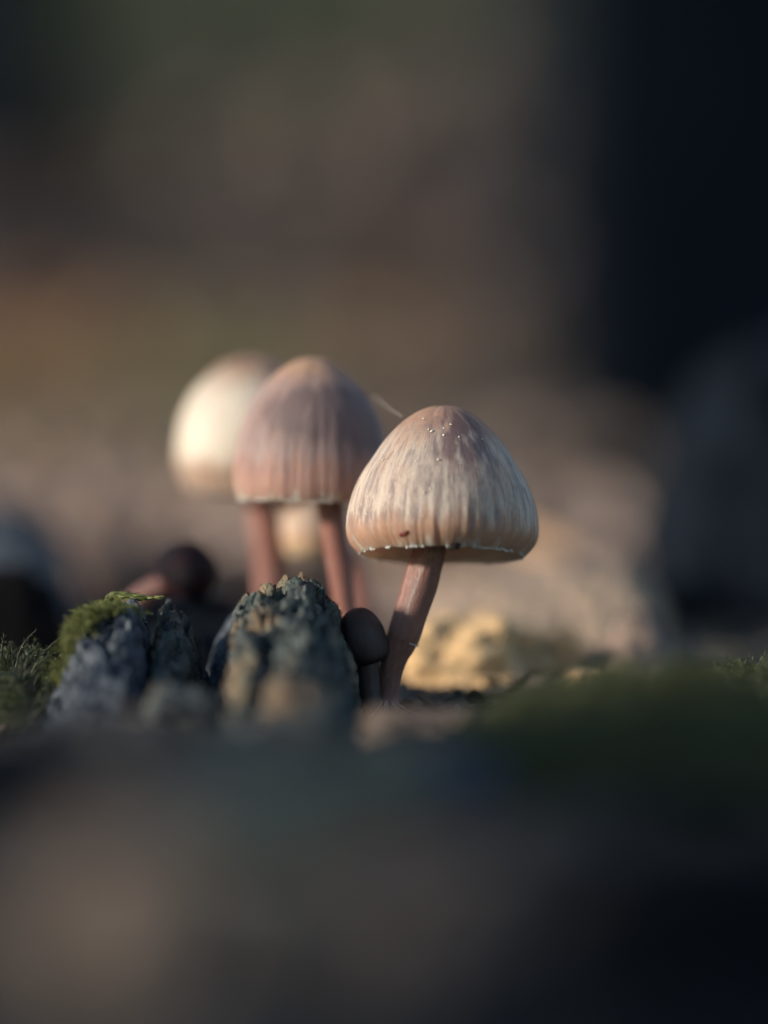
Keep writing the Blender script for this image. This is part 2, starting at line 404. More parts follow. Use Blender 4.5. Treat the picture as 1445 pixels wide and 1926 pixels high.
# ------------------------------------------------------------------ trees
def tree_trunk(label, x, y, r, h, lean=(0, 0), group='tree trunks on the bank', n=110, mat='bark', crown=True, crown_r=120, flare_k=0.45):
    zb = ground_z(x, y) - 3
    t = thing('tree', label, 'tree', (x, y, zb), group)
    rows = 150; V = []
    for k in range(rows):
        f = k / (rows - 1); z = zb + h * f ** 2.2
        hh = z - zb
        flare = 1 + flare_k * math.exp(-hh / (r * 1.3))
        rr = r * flare * (1 - 0.5 * f ** 2.2)
        for i in range(n):
            a = 2 * PI * i / n
            rib = 1 + 0.05 * fbm(math.cos(a) * 2, math.sin(a) * 2, hh * 0.03, 3) + 0.045 * (noise.ridged_multi_fractal(Vector((math.cos(a) * 5, math.sin(a) * 5, hh * 0.6 / r)), 0.9, 2.0, 4, 1.0, 2.0) - 1.0) + 0.10 * math.exp(-hh / (r * 1.0)) * math.sin(a * 5 + x)
            V.append((x + lean[0] * hh + rr * rib * math.cos(a), y + lean[1] * hh + rr * rib * math.sin(a), z))
    build('trunk', V, grid_faces(n, rows, True), M[mat], t)
    top = np.array([x + lean[0] * h, y + lean[1] * h, zb + h])
    # limbs and crown of leaf sized faces
    LV = []; LF = []
    rr = random.Random(int(x * 13 + y))
    ends = []
    for k in range(9):
        a = rr.uniform(0, 2 * PI); st = np.array([x + lean[0] * h * 0.7, y + lean[1] * h * 0.7, zb + h * rr.uniform(0.62, 0.98)])
        en = st + np.array([math.cos(a) * crown_r * rr.uniform(0.4, 0.8), math.sin(a) * crown_r * rr.uniform(0.4, 0.8), crown_r * rr.uniform(0.2, 0.9)])
        mid = (st + en) / 2 + np.array([0, 0, -crown_r * 0.08])
        v, f, _ = tube(catmull([st, mid, en], 8), np.linspace(r * 0.28, r * 0.06, 8), 7)
        LF += [tuple(i + len(LV) for i in q) for q in f]; LV += list(v); ends += [en, mid]
    build('limb', LV, LF, M[mat], t)
    if crown:
        CV = []; CF = []; CR = []
        for e in ends:
            for k in range(150 if crown is True else 30):
                p = e + np.array([rr.gauss(0, crown_r * 0.24) for _ in range(3)])
                s = rr.uniform(5, 10); q = Quaternion((rr.gauss(0, 1), rr.gauss(0, 1), rr.gauss(0, 1), rr.gauss(0, 1))).normalized().to_matrix()
                b0 = len(CV)
                for c in ((-.5, 0, 0), (0, -.28, .05), (.5, 0, 0), (0, .28, .05)):
                    CV.append(p + np.array(q @ Vector(c)) * s); CR.append(0)
                CR[-4:] = [rr.random()] * 4
                CF.append((b0, b0 + 1, b0 + 2, b0 + 3))
        build('crown', CV, CF, M['moss'], t, attrs={'rnd': CR})
    return t

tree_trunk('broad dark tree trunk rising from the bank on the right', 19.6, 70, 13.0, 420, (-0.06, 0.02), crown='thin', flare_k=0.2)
tree_trunk('thin dark trunk added to grade the darkness left of the broad trunk', 6.3, 84, 1.7, 420, (-0.015, 0.01), crown='thin', flare_k=0.2)  # put in so the tone falls off gradually toward the broad trunk
tree_trunk('slim dark trunk added on the bank to darken the left edge of the view', -14.2, 104, 2.8, 420, (0.015, 0.0), crown='thin', flare_k=0.2)  # dark strip put in for the dim upper left corner
tree_trunk('bare tree added beyond the frame to shade the broad trunk', -48, 42.6, 8.5, 420, crown=False, flare_k=0.1)  # added out of view so its shadow falls on the broad trunk
tree_trunk('bare tree added beyond the frame to shade the near ground', -34, -25.4, 5.6, 420, crown=False, flare_k=0.1)  # unseen, put in to keep the sun off the near ground
tree_trunk('bare tree added beyond the frame to shade the ground nearest the lens', -30, -43.0, 7.6, 420, crown=False, flare_k=0.1)  # added out of view to narrow the sunlit gap near the lens
tree_trunk('slender bare tree added beyond the frame to cast a shadow band on the bank', -62, 74, 4.2, 420, crown=False)  # unseen trunk placed for its shadow across the bank

# ------------------------------------------------------------------ mushrooms
def frame_from_axis(a):
    a = Vector(a).normalized(); x = Vector((1, 0, 0)); y = a.cross(x).normalized(); x = y.cross(a).normalized()
    return x, y, a      # x right, y away, a up

def cap_mesh(parent, mat, rim, axis, prof, nu=260, nv=110, seed=0.0, ridge=0.012, tooth=0.02, thick=0.05, blot=None, squash=1.0, fringe=0.0, gills=40, flesh='flesh', lump=0.01):
    """prof: list of (radius, height above rim plane) apex -> rim, in cm"""
    X, Y, Z = frame_from_axis(axis); O = Vector(rim)
    P = catmull([(p[0], p[1], 0) for p in prof], 400)[:, :2]
    L = np.concatenate([[0], np.cumsum(np.hypot(np.diff(P[:, 0]), np.diff(P[:, 1])))]); L /= L[-1]
    vs = np.linspace(0, 1, nv); R = np.interp(vs, L, P[:, 0]); H = np.interp(vs, L, P[:, 1]); R[0] = max(R[0], 0.002)
    R = np.maximum(R, 0.002)
    V = []; A = []; B = []; rimpts = []
    hmax = H[0]
    for k in range(nv):
        v = vs[k]
        for i in range(nu):
            a = 2 * PI * i / nu; c, s = math.cos(a), math.sin(a)
            n1 = fbm(c * 9 + seed, s * 9, v * 1.1 + seed, 4); n2 = fbm(c * 2.2 + seed, s * 2.2, v * 2.0, 3)
            r = R[k] * (1 + ridge * n1 * smooth(0.25, 0.9, v) + ridge * 0.55 * fbm(c * 26 + seed, s * 26, v * 0.8, 2) * smooth(0.5, 0.92, v) + lump * n2 * smooth(0.0, 0.25, v))
            h = H[k] + lump * 0.8 * n2 * hmax * (1 - v)
            te = smooth(0.94, 1.0, v)
            if te > 0:
                h -= te * tooth * (0.6 + 1.2 * abs(fbm(c * 17 + seed, s * 17, seed, 3)) + 0.5 * n2)
            p = O + X * (r * c) + Y * (r * s * squash) + Z * h
            V.append(p); A.append((c * (0.25 + 0.75 * smooth(0, 0.35, v)) if v < 0.35 else c, s * (0.25 + 0.75 * smooth(0, 0.35, v)) if v < 0.35 else s, v))
            B.append(blot(a, v, n2) if blot else 0.0)
            if k == nv - 1: rimpts.append((r, h, a))
    # inner surface back up to the stem
    ins = [(1 - thick / R[-1] * 0.25, 0.0), (1 - thick * 0.45 / R[-1] + 0.02, 0.05), (0.985, 0.11), (0.84, 0.26), (0.62, 0.40), (0.35, 0.56), (0.12, 0.62)]
    for q, (fr, fh) in enumerate(ins):
        for (r, h, a) in rimpts:
            V.append(O + X * (r * fr * math.cos(a)) + Y * (r * fr * math.sin(a) * squash) + Z * (h * (1 - min(1, fh * 3)) + fh * hmax))
            A.append((math.cos(a), math.sin(a), 1.0)); B.append(0.0)
    F = grid_faces(nu, nv + len(ins), True, flip=True)
    nf = len(F); fm = [0] * ((nv - 1) * nu) + [1] * (nf - (nv - 1) * nu)
    F.append(tuple(range(nu)))
    fm.append(0)
    ob = build('cap', V, F, None, parent, attrs={'cdir': A, 'blotch': B}, mats=[mat, M[flesh]], fmat=fm)
    if gills:
        GV = []; GF = []
        for gk in range(gills):
            a = 2 * PI * gk / gills; c, s = math.cos(a), math.sin(a); dt = 0.012
            short = gk % 2
            base0 = len(GV)
            prof_g = [(0.88, 0.12, 0.16), (0.8, 0.13, 0.24), (0.68, 0.15, 0.36), (0.5, 0.20, 0.50), (0.30, 0.24, 0.58)]
            if short: prof_g = [(0.88, 0.12, 0.16), (0.83, 0.14, 0.20), (0.76, 0.20, 0.27)]
            for (fr, lo, hi) in prof_g:
                for hh in (lo, hi):
                    for sd in (-1, 1):
                        rr = R[-1] * fr
                        GV.append(O + X * (rr * c - sd * dt * s) + Y * ((rr * s + sd * dt * c) * squash) + Z * (hh * hmax))
            m = len(prof_g)
            for q in range(m - 1):
                o = base0 + q * 4
                for (i0, i1) in ((0, 2), (2, 3), (3, 1), (1, 0)): GF.append((o + i0, o + i1, o + 4 + i1, o + 4 + i0))
        build('gills', GV, GF, M['dark_flesh'] if flesh == 'dark_flesh' else M['gill'], parent)
    if fringe:
        FV = []; FF = []; nf = 230
        rr = random.Random(int(seed * 10) + 3)
        for k in range(nf):
            i = int(k / nf * nu); r, h, a = rimpts[i]; a += rr.uniform(-0.008, 0.008)
            if fbm(math.cos(a) * 5 + seed, math.sin(a) * 5, 2.2, 3) < 0.02: continue
            wd = rr.uniform(0.010, 0.024) / R[-1]; ln = fringe * rr.uniform(0.35, 1.0); up = fringe * rr.uniform(0.8, 2.2); o = len(FV)
            for (da, dh, dr) in ((-wd, up * 0.5, 0.010), (wd, up * 0.45, 0.010), (wd * 1.1, 0.0, 0.012), (wd * 0.2, -ln, 0.002), (-wd * 0.9, -ln * 0.3, 0.012), (0, up, 0.008),
                                 (-wd, up * 0.5, -0.01), (wd, up * 0.45, -0.01), (wd * 1.1, 0.0, -0.012), (-wd * 0.9, -ln * 0.3, -0.012)):
                # follow the profile of the cap upward
                f = max(0.0, dh) ; rk = np.interp(-(h + f), -H[nv // 2:], R[nv // 2:])
                rk = rk * (r / R[-1]) + dr
                aa = a + da
                FV.append(O + X * (rk * math.cos(aa)) + Y * (rk * math.sin(aa) * squash) + Z * (h + dh))
            FF += [(o, o + 1, o + 5), (o, o + 4, o + 2, o + 1), (o + 4, o + 3, o + 2), (o + 6, o + 7, o + 8, o + 9), (o + 9, o + 8, o + 3), (o, o + 6, o + 9, o + 4), (o + 1, o + 2, o + 8, o + 7), (o + 4, o + 9, o + 3), (o + 2, o + 3, o + 8)]
        build('fringe', FV, FF, M['fringe'], parent)
    return ob, (O, X, Y, Z, R, H, vs)

def stem_mesh(parent, name, mat, pts, n=40, rows=90, seed=0.0, rough=0.02):
    """pts: (world point, radius)"""
    P = catmull([tuple(p[0]) + (p[1],) for p in pts], rows)
    V, F, A = tube(P[:, :3], P[:, 3], n)
    V = np.array(V); 
    for k in range(rows):
        c = P[k, :3]
        for i in range(n):
            a = A[k * n + i]
            f = 1 + rough * fbm(a[0] * 3 + seed, a[1] * 3, a[2] * 5, 4)
            V[k * n + i] = c + (V[k * n + i] - c) * f
    A = [(a[0], a[1], a[2]) for a in A]
    return build(name, V, F, mat, parent, attrs={'cdir': A})

def px_prof(L, d, k=1.0):
    q = d / DIST / 144.5 * k
    return [(r * q, h * q) for (r, h) in L]
def px_stem(L, d0):
    return [(pt(x, y, d), r * d / DIST / 144.5) for (x, y, r, d) in [(q + (d0,))[:4] if len(q) == 3 else q for q in L]]

GRP = 'mushrooms growing in a cluster from the rotten wood'
# ---- front mushroom
D = 60.0
base = pt(724, 1350, D)
mf = thing('mushroom', 'large pale cream mushroom in front, white speckled cap on a leaning stem', 'mushroom', base, GRP)
def blot_front(a, v, n):
    # purple brown stain right of the crown, facing the lens
    da = math.atan2(math.sin(a + PI * 0.40), math.cos(a + PI * 0.40))
    w = math.exp(-(da / 0.40) ** 2 - ((v - 0.40) / 0.17) ** 2)
    w2 = math.exp(-(da / 0.9) ** 2 - ((v - 0.20) / 0.13) ** 2) * 0.5
    return min(0.85, max(0.0, (w * 1.55 + w2 * 0.9) * (0.75 + 1.2 * fbm(math.cos(a) * 6, math.sin(a) * 6, v * 7, 4))))
prof = px_prof([(0, 273), (28, 270), (58, 256), (86, 233), (112, 204), (134, 171), (155, 137), (169, 104), (178, 70), (180.5, 38), (177.5, 20), (168, 5), (153, -7)], D)
rimc = pt(831, 1035, D)
cap_f, fi = cap_mesh(mf, M['cap_front'], rimc, (0.015, math.sin(math.radians(11)), math.cos(math.radians(11))), prof, 420, 150, 1.3, 0.014, 0.018, 0.05, blot_front, fringe=0.035, gills=64)
stem_mesh(mf, 'stem', M['stem'], px_stem([(822, 900, 28), (815, 960, 30), (807, 1035, 31.5), (800, 1065, 32), (789, 1105, 33), (772, 1155, 32), (757, 1203, 30), (755, 1211, 20)], D), 48, 110, 0.4)
# the pale rolled lip where the skin of the stem has split, and the fuzzy foot
stem_mesh(mf, 'stem_base', M['stem'], px_stem([(761, 1188, 28), (755, 1206, 29.2), (747, 1226, 26.5), (740, 1246, 23.5), (734, 1275, 21), (730, 1310, 20), (727, 1350, 22), (725, 1400, 26)], D), 36, 60, 2.2, 0.06)
lipV = []
a0 = pt(757, 1206, D); tdir = (pt(772, 1155, D) - pt(757, 1205, D)).normalized()
lx = tdir.cross(Vector((0, 1, 0))).normalized(); ly = tdir.cross(lx).normalized()
lp = []
for k in range(26):
    th = 2.0 + 1.7 * k / 25
    lp.append(a0 + (lx * math.cos(th) + ly * math.sin(th)) * (0.206 + 0.012 * fbm(k * 0.5, 2, 1)) + tdir * 0.014 * fbm(k * 0.4, 7, 3))
v, f, a = tube([tuple(p) for p in lp], [0.009 * math.sin(PI * (k + 0.5) / 26) ** 0.5 + 0.002 for k in range(26)], 8)
build('torn_lip', v, f, M['flesh'], mf)

def on_cap(info, a, v, lift=0.0):
    O, X, Y, Z, R, H, vs = info
    r = float(np.interp(v, vs, R)); h = float(np.interp(v, vs, H))
    r2 = float(np.interp(v + 0.01, vs, R)); h2 = float(np.interp(v + 0.01, vs, H))
    n = Vector((-(h2 - h), 0, (r2 - r))).normalized()       # outward in (r, z)
    p = O + X * (r * math.cos(a)) + Y * (r * math.sin(a)) + Z * h
    nn = (X * math.cos(a) + Y * math.sin(a)) * n.x + Z * n.z
    return p + nn * lift, nn
# dark red wound near the rim
p, nn = on_cap(fi, -PI * 0.635, 0.925)
WV = []; 
tx = nn.cross(Vector((0, 0, 1))).normalized(); ty = tx.cross(nn).normalized()
def blob_verts(c, ax, nseg=14, nring=9, seed=0.0, rough=0.15, box=0):
    V = []
    for j in range(nring):
        ph = PI * (j + 0.02) / (nring - 0.96)
        for i in range(nseg):
            th = 2 * PI * i / nseg
            d = Vector((math.sin(ph) * math.cos(th), math.sin(ph) * math.sin(th), math.cos(ph)))
            if box: d *= 1.0 / (abs(d.x) ** box + abs(d.y) ** box + abs(d.z) ** box) ** (1.0 / box)
            k = 1 + rough * fbm(d.x * 2 + seed, d.y * 2, d.z * 2 + seed, 3)
            V.append(Vector(c) + (ax[0] * d.x + ax[1] * d.y + ax[2] * d.z) * k)
    F = grid_faces(nseg, nring, True)
    F.append(tuple(range(nseg))); F.append(tuple(range((nring - 1) * nseg, nring * nseg))[::-1])
    return V, F
ro = math.radians(-25)
ux = tx * math.cos(ro) + ty * math.sin(ro); uy = -tx * math.sin(ro) + ty * math.cos(ro)
v, f = blob_verts(p, (ux * 0.085, uy * 0.032, nn * 0.015), seed=4.0, rough=0.3)
build('wound', v, f, M['wound'], mf)

# ---- middle mushroom
D2 = 61.9
mm = thing('mushroom', 'rosy brown mushroom with greyish crown band, second tallest, behind the pale front one', 'mushroom', pt(655, 1185, D2), GRP)
def blot_mid(a, v, n):
    da = math.atan2(math.sin(a + PI * 0.42), math.cos(a + PI * 0.42))
    w = math.exp(-(da / 0.95) ** 2 - ((v - 0.50) / 0.14) ** 2)
    w2 = math.exp(-((da - 0.55) / 0.55) ** 2 - ((v - 0.55) / 0.20) ** 2)
    return min(0.85, max(0.0, (w * 2.0 + w2 * 1.0) * (0.85 + 1.0 * fbm(math.cos(a) * 6, math.sin(a) * 6, v * 3.5 + 4, 4))))
prof = px_prof([(0, 266), (26, 263), (54, 248), (80, 226), (103, 200), (121, 168), (132, 135), (139, 100), (143, 66), (144, 34), (140, 12), (133, -2)], D2)
cap_m, mi = cap_mesh(mm, M['cap_middle'], pt(582, 940, D2), (0.03, math.sin(math.radians(4.0)), math.cos(math.radians(4.0))), prof, 320, 120, 4.7, 0.020, 0.014, 0.05, blot_mid, fringe=0.018, gills=56)
stem_mesh(mm, 'stem', M['stem_red'], px_stem([(604, 840, 24), (612, 900, 26), (620, 945, 26), (628, 1000, 24.5), (638, 1060, 23), (645, 1110, 21.5), (652, 1160, 20), (655, 1215, 22)], D2), 40, 80, 3.0)

# ---- back mushroom
D3 = 64.8
mb = thing('mushroom', 'blurred mushroom at the back left with a bright white shine on its cap', 'mushroom', pt(512, 1150, D3), GRP)
prof = px_prof([(0, 258), (32, 254), (66, 237), (93, 209), (113, 180), (127, 145), (134, 110), (135, 75), (130, 42), (116, 15), (106, -2)], D3, 1.0)
tb = math.radians(8)
cap_b, bi = cap_mesh(mb, M['cap_back'], pt(458, 930, D3), (0.085, 0.10, 0.98), prof, 160, 70, 8.1, 0.008, 0.01, 0.05, None, gills=40)
stem_mesh(mb, 'stem', M['stem_red'], px_stem([(472, 850, 28), (484, 900, 29), (493, 950, 29), (501, 1000, 30), (507, 1050, 30), (510, 1100, 30), (513, 1180, 31)], D3), 32, 60, 5.0)

# ---- small pale mushroom between
D4 = 64.6
msm = thing('mushroom', 'small cream mushroom half hidden behind the stem of the rosy one', 'mushroom', pt(690, 1190, D4), GRP)
prof = px_prof([(0, 150), (20, 146), (38, 128), (49, 100), (55, 65), (56, 35), (52, 12), (45, -4)], D4)
cap_mesh(msm, M['cap_small'], pt(588, 1040, D4), (-0.06, 0.06, 0.99), prof, 120, 60, 6.2, 0.01, 0.01, 0.04, None, gills=24)
stem_mesh(msm, 'stem', M['stem_red'], px_stem([(596, 965, 13), (614, 1008, 16), (640, 1028, 19), (662, 1056, 20), (675, 1095, 20), (684, 1135, 21), (690, 1200, 21)], D4), 28, 60, 6.0)

# ---- dark button mushroom by the front stem
D5 = 59.9
md = thing('mushroom', 'tiny dark brown button mushroom squeezed between wood stump and front stem', 'mushroom', pt(690, 1330, D5), GRP)
prof = px_prof([(0, 100), (17, 96), (31, 83), (41, 62), (45, 38), (44, 14), (39, 0), (30, -6)], D5)
cap_mesh(md, M['cap_dark'], pt(692, 1240, D5), (-0.24, -0.05, 0.96), prof, 120, 60, 9.4, 0.01, 0.005, 0.03, None, gills=20, flesh='dark_flesh')
stem_mesh(md, 'stem', M['stem_dark'], px_stem([(686, 1190, 20), (689, 1236, 24), (693, 1270, 21), (696, 1300, 20), (699, 1360, 22)], D5), 24, 40, 9.0)

# ---- black button further back on the left
D6 = 63.2
mk = thing('mushroom', 'small black button mushroom leaning behind the mossy wood', 'mushroom', pt(300, 1150, D6), GRP)
prof = px_prof([(0, 80), (28, 77), (48, 63), (58, 42), (59, 21), (53, 4), (42, -6)], D6)
cap_mesh(mk, M['cap_black'], pt(338, 1096, D6), (0.45, -0.35, 0.72), prof, 90, 40, 12.4, 0.01, 0.005, 0.03, None, gills=16, flesh='dark_flesh')
stem_mesh(mk, 'stem', M['stem'], px_stem([(336, 1090, 18), (315, 1100, 20), (285, 1112, 21), (255, 1135, 22), (235, 1180, 22)], D6), 20, 30, 12.0)

# ------------------------------------------------------------------ rotten wood
def mound(name, mat, sil, d0, y_front, y_back, floor=-0.6, nx=150, ny=130, amp=0.10, fine=0.03, seed=0.0, crest=(0.0, 0.0), front_pow=2.0, back_pow=1.6, groove=0.0, parent=None, kind=None, crumb=0.0):
    """solid lump whose silhouette from the front is sil (photo pixels at depth d0); y_front / y_back: cm in front of / behind d0"""
    S_ = [(pt(x, y, d0).x, pt(x, y, d0).z) for x, y in sil]
    yc = pt(sil[0][0], sil[0][1], d0).y
    x0, x1 = S_[0][0], S_[-1][0]
    V = []
    for j in range(ny):
        y = y_front + (y_back - y_front) * j / (ny - 1)
        for i in range(nx):
            x = x0 + (x1 - x0) * i / (nx - 1)
            top = interp(S_, x)
            if y < crest[0]: e = 1 - ((crest[0] - y) / (crest[0] - y_front)) ** front_pow
            elif y > crest[1]: e = 1 - ((y - crest[1]) / (y_back - crest[1])) ** back_pow
            else: e = 1.0
            u = (x - x0) / (x1 - x0)
            e *= 1.0
            xx = x + (0.0 if True else 0)
            z = floor + (top - floor) * max(0.0, e)
            r = noise.ridged_multi_fractal(Vector((x * 1.7 + seed, y * 0.7, z * 1.1)), 0.9, 2.0, 5, 1.0, 2.0) - 1.0
            n = fbm(x * 2.4 + seed, y * 1.1, z * 2.0, 5)
            f = fbm(x * 11 + seed, y * 7, z * 9, 4)
            edge = smooth(0, 0.06, u) * smooth(0, 0.06, 1 - u) * smooth(0.0, 0.12, e)
            dz = (amp * (0.7 * n + 0.35 * r) + fine * f) * edge
            if crumb:
                vd, vp = noise.voronoi(Vector((x * 3.6 + seed, y * 2.2, z * 3.0)))
                cid = noise.cell(Vector(vp[0]) * 7.3)
                dz += crumb * edge * (cid * 0.9 - 1.3 * smooth(0.16, 0.0, vd[1] - vd[0]))
            if groove: dz -= groove * max(0, math.sin(x * 9 + 2.5 * n + seed)) ** 3 * edge
            dx = (0.5 * amp * fbm(x * 2 + 9, y * 1.3 + seed, z * 3, 4) + fine * fbm(x * 9, y * 6 + seed, z * 10 + 5, 3)) * edge
            dy = (0.6 * amp * fbm(x * 2, y * 1.3 + seed + 5, z * 3 + 3, 4)) * edge
            V.append((x + dx, yc + y + dy, z + dz))
    F = grid_faces(nx, ny)
    # close the sides and the underside
    ring = [i for i in range(nx)] + [j * nx + nx - 1 for j in range(1, ny)] + [(ny - 1) * nx + i for i in range(nx - 2, -1, -1)] + [j * nx for j in range(ny - 2, 0, -1)]
    b0 = len(V)
    for q in ring: V.append((V[q][0], V[q][1], floor - 0.3))
    m = len(ring)
    for k in range(m): F.append((ring[k], b0 + k, b0 + (k + 1) % m, ring[(k + 1) % m]))
    F.append(tuple(range(b0, b0 + m)))
    return build(name, V, F, mat, parent, kind=kind)

stump = mound('wood_fragment', M['rot_wood'], [(418, 1360), (430, 1262), (440, 1200), (452, 1140), (466, 1118), (492, 1104), (520, 1100), (548, 1093), (572, 1088), (592, 1102), (612, 1122), (634, 1150), (650, 1186), (662, 1240), (674, 1310), (686, 1370)],
      60.0, -8.5, 1.5, amp=0.13, fine=0.075, seed=2.0, crest=(-0.4, 0.4), groove=0.13, front_pow=1.2, nx=190, ny=230, crumb=0.11)
tag(stump, 'crumbly grey green rotten wood stump left of the front mushroom stem', 'wood', 'pieces of rotten wood')
left = mound('wood_fragment', M['blue_wood'], [(98, 1390), (104, 1295), (124, 1240), (148, 1195), (170, 1160), (196, 1146), (225, 1140), (244, 1134), (258, 1138), (270, 1166), (279, 1215), (288, 1290), (300, 1380)],
      59.6, -7.5, 1.2, amp=0.16, fine=0.045, seed=7.0, crest=(-0.2, 0.3), front_pow=0.95, crumb=0.09, groove=0.06, nx=150, ny=190)
tag(left, 'slate grey wood lump draped with yellow green moss', 'wood', 'pieces of rotten wood')
spike = mound('wood_fragment', M['rot_wood'], [(282, 1330), (288, 1215), (300, 1160), (314, 1138), (328, 1136), (344, 1158), (362, 1185), (378, 1232), (392, 1300), (402, 1350)],
      60.0, -5.0, 1.0, amp=0.12, fine=0.035, seed=11.0, crest=(-0.1, 0.2), groove=0.05, nx=90, ny=110, front_pow=1.1, crumb=0.10)
tag(spike, 'narrow pointed splinter of grey wood between the two larger wood lumps', 'wood', 'pieces of rotten wood')
spur = mound('wood_fragment', M['blue_wood'], [(372, 1340), (392, 1260), (410, 1200), (430, 1165), (447, 1152), (458, 1170), (466, 1260), (470, 1340)],
      61.2, -1.8, 1.4, amp=0.08, fine=0.03, seed=15.0, crest=(-0.2, 0.2), nx=70, ny=60)
tag(spur, 'bluish wood ridge leaning against the back of the crumbly stump', 'wood', 'pieces of rotten wood')
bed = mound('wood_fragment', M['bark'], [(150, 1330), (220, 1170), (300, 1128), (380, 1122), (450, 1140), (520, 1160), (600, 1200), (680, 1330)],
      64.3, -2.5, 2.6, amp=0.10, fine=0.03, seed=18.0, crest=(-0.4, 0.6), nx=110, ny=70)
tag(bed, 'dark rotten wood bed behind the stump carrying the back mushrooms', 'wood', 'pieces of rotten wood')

# ---- wood and bark behind on the right
slab = mound('bark_slab', M['slab'], [(760, 1240), (800, 1130), (860, 1085), (960, 1062), (1060, 1050), (1150, 1055), (1205, 1078), (1235, 1130), (1260, 1240)],
      71.0, -4.0, 3.0, amp=0.16, fine=0.03, seed=21.0, crest=(-0.8, 0.8), nx=110, ny=80)
tag(slab, 'wide tan bark slab lying behind the front stem', 'bark')
tip = mound('wood_fragment', M['brown_chip'], [(1080, 1300), (1105, 1245), (1140, 1205), (1178, 1160), (1215, 1145), (1250, 1165), (1280, 1300)],
      64.5, -1.6, 1.6, amp=0.14, fine=0.04, seed=23.0, crest=(-0.1, 0.3), nx=80, ny=60, groove=0.1)
tag(tip, 'ragged broken wood end at the right of the tan slab', 'wood', 'pieces of rotten wood')
far_hump = mound('bark_slab', M['slab'], [(940, 1060), (985, 960), (1040, 925), (1100, 935), (1170, 975), (1230, 1060)],
      95.0, -3.0, 3.0, amp=0.2, fine=0.03, seed=25.0, crest=(-0.4, 0.4), nx=70, ny=50, floor=-1.0)
tag(far_hump, 'golden brown bark hump just right of the front cap rim', 'bark')
hole = mound('wood_fragment', M['black'], [(-120, 1200), (-80, 1110), (-10, 1065), (60, 1075), (100, 1110), (130, 1200)],  # black lump put in as the shadow under the bluish hump
      66.5, -1.5, 1.5, amp=0.10, fine=0.03, seed=29.0, crest=(-0.3, 0.3), nx=60, ny=40)
tag(hole, 'black lump standing for the shaded gap at the left edge under the bluish hump', 'wood', 'pieces of rotten wood')
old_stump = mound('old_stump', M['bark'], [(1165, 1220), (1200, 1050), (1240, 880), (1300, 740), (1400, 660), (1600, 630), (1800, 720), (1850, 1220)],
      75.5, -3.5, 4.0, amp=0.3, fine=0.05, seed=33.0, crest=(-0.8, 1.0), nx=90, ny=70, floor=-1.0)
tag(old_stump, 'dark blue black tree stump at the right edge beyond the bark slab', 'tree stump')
blue_hump = mound('wood_fragment', M['blue_wood'], [(-160, 1150), (-110, 1000), (-40, 960), (50, 965), (100, 1010), (130, 1070), (150, 1150)],
      73.0, -2.2, 3.0, amp=0.16, fine=0.03, seed=27.0, crest=(-0.4, 0.6), nx=70, ny=50, floor=-0.8)
tag(blue_hump, 'bluish grey wood hump at the left edge beyond the moss', 'wood', 'pieces of rotten wood')

# ------------------------------------------------------------------ chips and leaves
def leaf_obj(c, yaw, pitch, roll, L, W, curl, seed, mat='dead_leaf', r=0.5, nu=9, nv=17):
    q = Matrix.Rotation(yaw, 3, 'Z') @ Matrix.Rotation(pitch, 3, 'Y') @ Matrix.Rotation(roll, 3, 'X')
    V = []; A = []
    for side in (0, 1):
        for j in range(nv):
            t = j / (nv - 1); wdt = W * math.sin(PI * min(1, t * 0.96 + 0.02)) ** 0.8 * (1 - 0.25 * t) * (1 + 0.08 * math.sin(t * 30 + seed))
            for i in range(nu):
                s = i / (nu - 1) * 2 - 1
                z = curl * (s * s) * W + 0.35 * curl * L * (t - 0.5) ** 2 + 0.05 * W * fbm(t * 4 + seed, s * 2, seed) - 0.05 * W * math.exp(-(s / 0.12) ** 2) - side * 0.02
                p = q @ Vector((L * (t - 0.5), s * wdt * 0.5, z)); V.append(Vector(c) + p); A.append(r)
    n = nu * nv; F = grid_faces(nu, nv) + grid_faces(nu, nv, off=n, flip=True)
    ring = [i for i in range(nu)] + [j * nu + nu - 1 for j in range(1, nv)] + [(nv - 1) * nu + i for i in range(nu - 2, -1, -1)] + [j * nu for j in range(nv - 2, 0, -1)]
    for k in range(len(ring)):
        a, b = ring[k], ring[(k + 1) % len(ring)]; F.append((a, a + n, b + n, b))
    return V, F, A

def single_leaf(name, label, cat, px, py, d, yaw, pitch, roll, L, W, curl, seed, mat='dead_leaf', r=0.6, group=None):
    v, f, a = leaf_obj(pt(px, py, d), yaw, pitch, roll, L, W, curl, seed, mat, r)
    return tag(build(name, v, f, M[mat], attrs={'rnd': a}), label, cat, group)

def chip(label, px, py, d, wpx, hpx, dep, seed, mat='chip', group='sunlit wood chips', tilt=0.0):
    k = d / DIST / 144.5
    c = pt(px, py, d)
    ax = (Vector((math.cos(tilt), 0, math.sin(tilt))) * wpx * k / 2, Vector((0, 1, 0)) * dep, Vector((-math.sin(tilt), 0, math.cos(tilt))) * hpx * k / 2)
    v, f = blob_verts(c, ax, 60, 36, seed, 0.22, 5)
    return tag(build('wood_chip', v, f, M[mat]), label, 'wood chip', group)
chip('large golden wood chip touching the right side of the front stem foot', 862, 1248, 63.8, 205, 165, 0.8, 3.0, tilt=0.12)
chip('golden wood chip lying between the larger chip and the tan slab', 960, 1228, 66.0, 105, 115, 0.6, 5.0, tilt=-0.2)
chip('small pale chip under the ragged broken wood end', 1062, 1222, 66.0, 70, 80, 0.4, 8.0, tilt=0.3)
chip('low brownish chip in front of the golden chips', 930, 1305, 63.5, 190, 70, 0.6, 11.0, 'chip', tilt=-0.05)

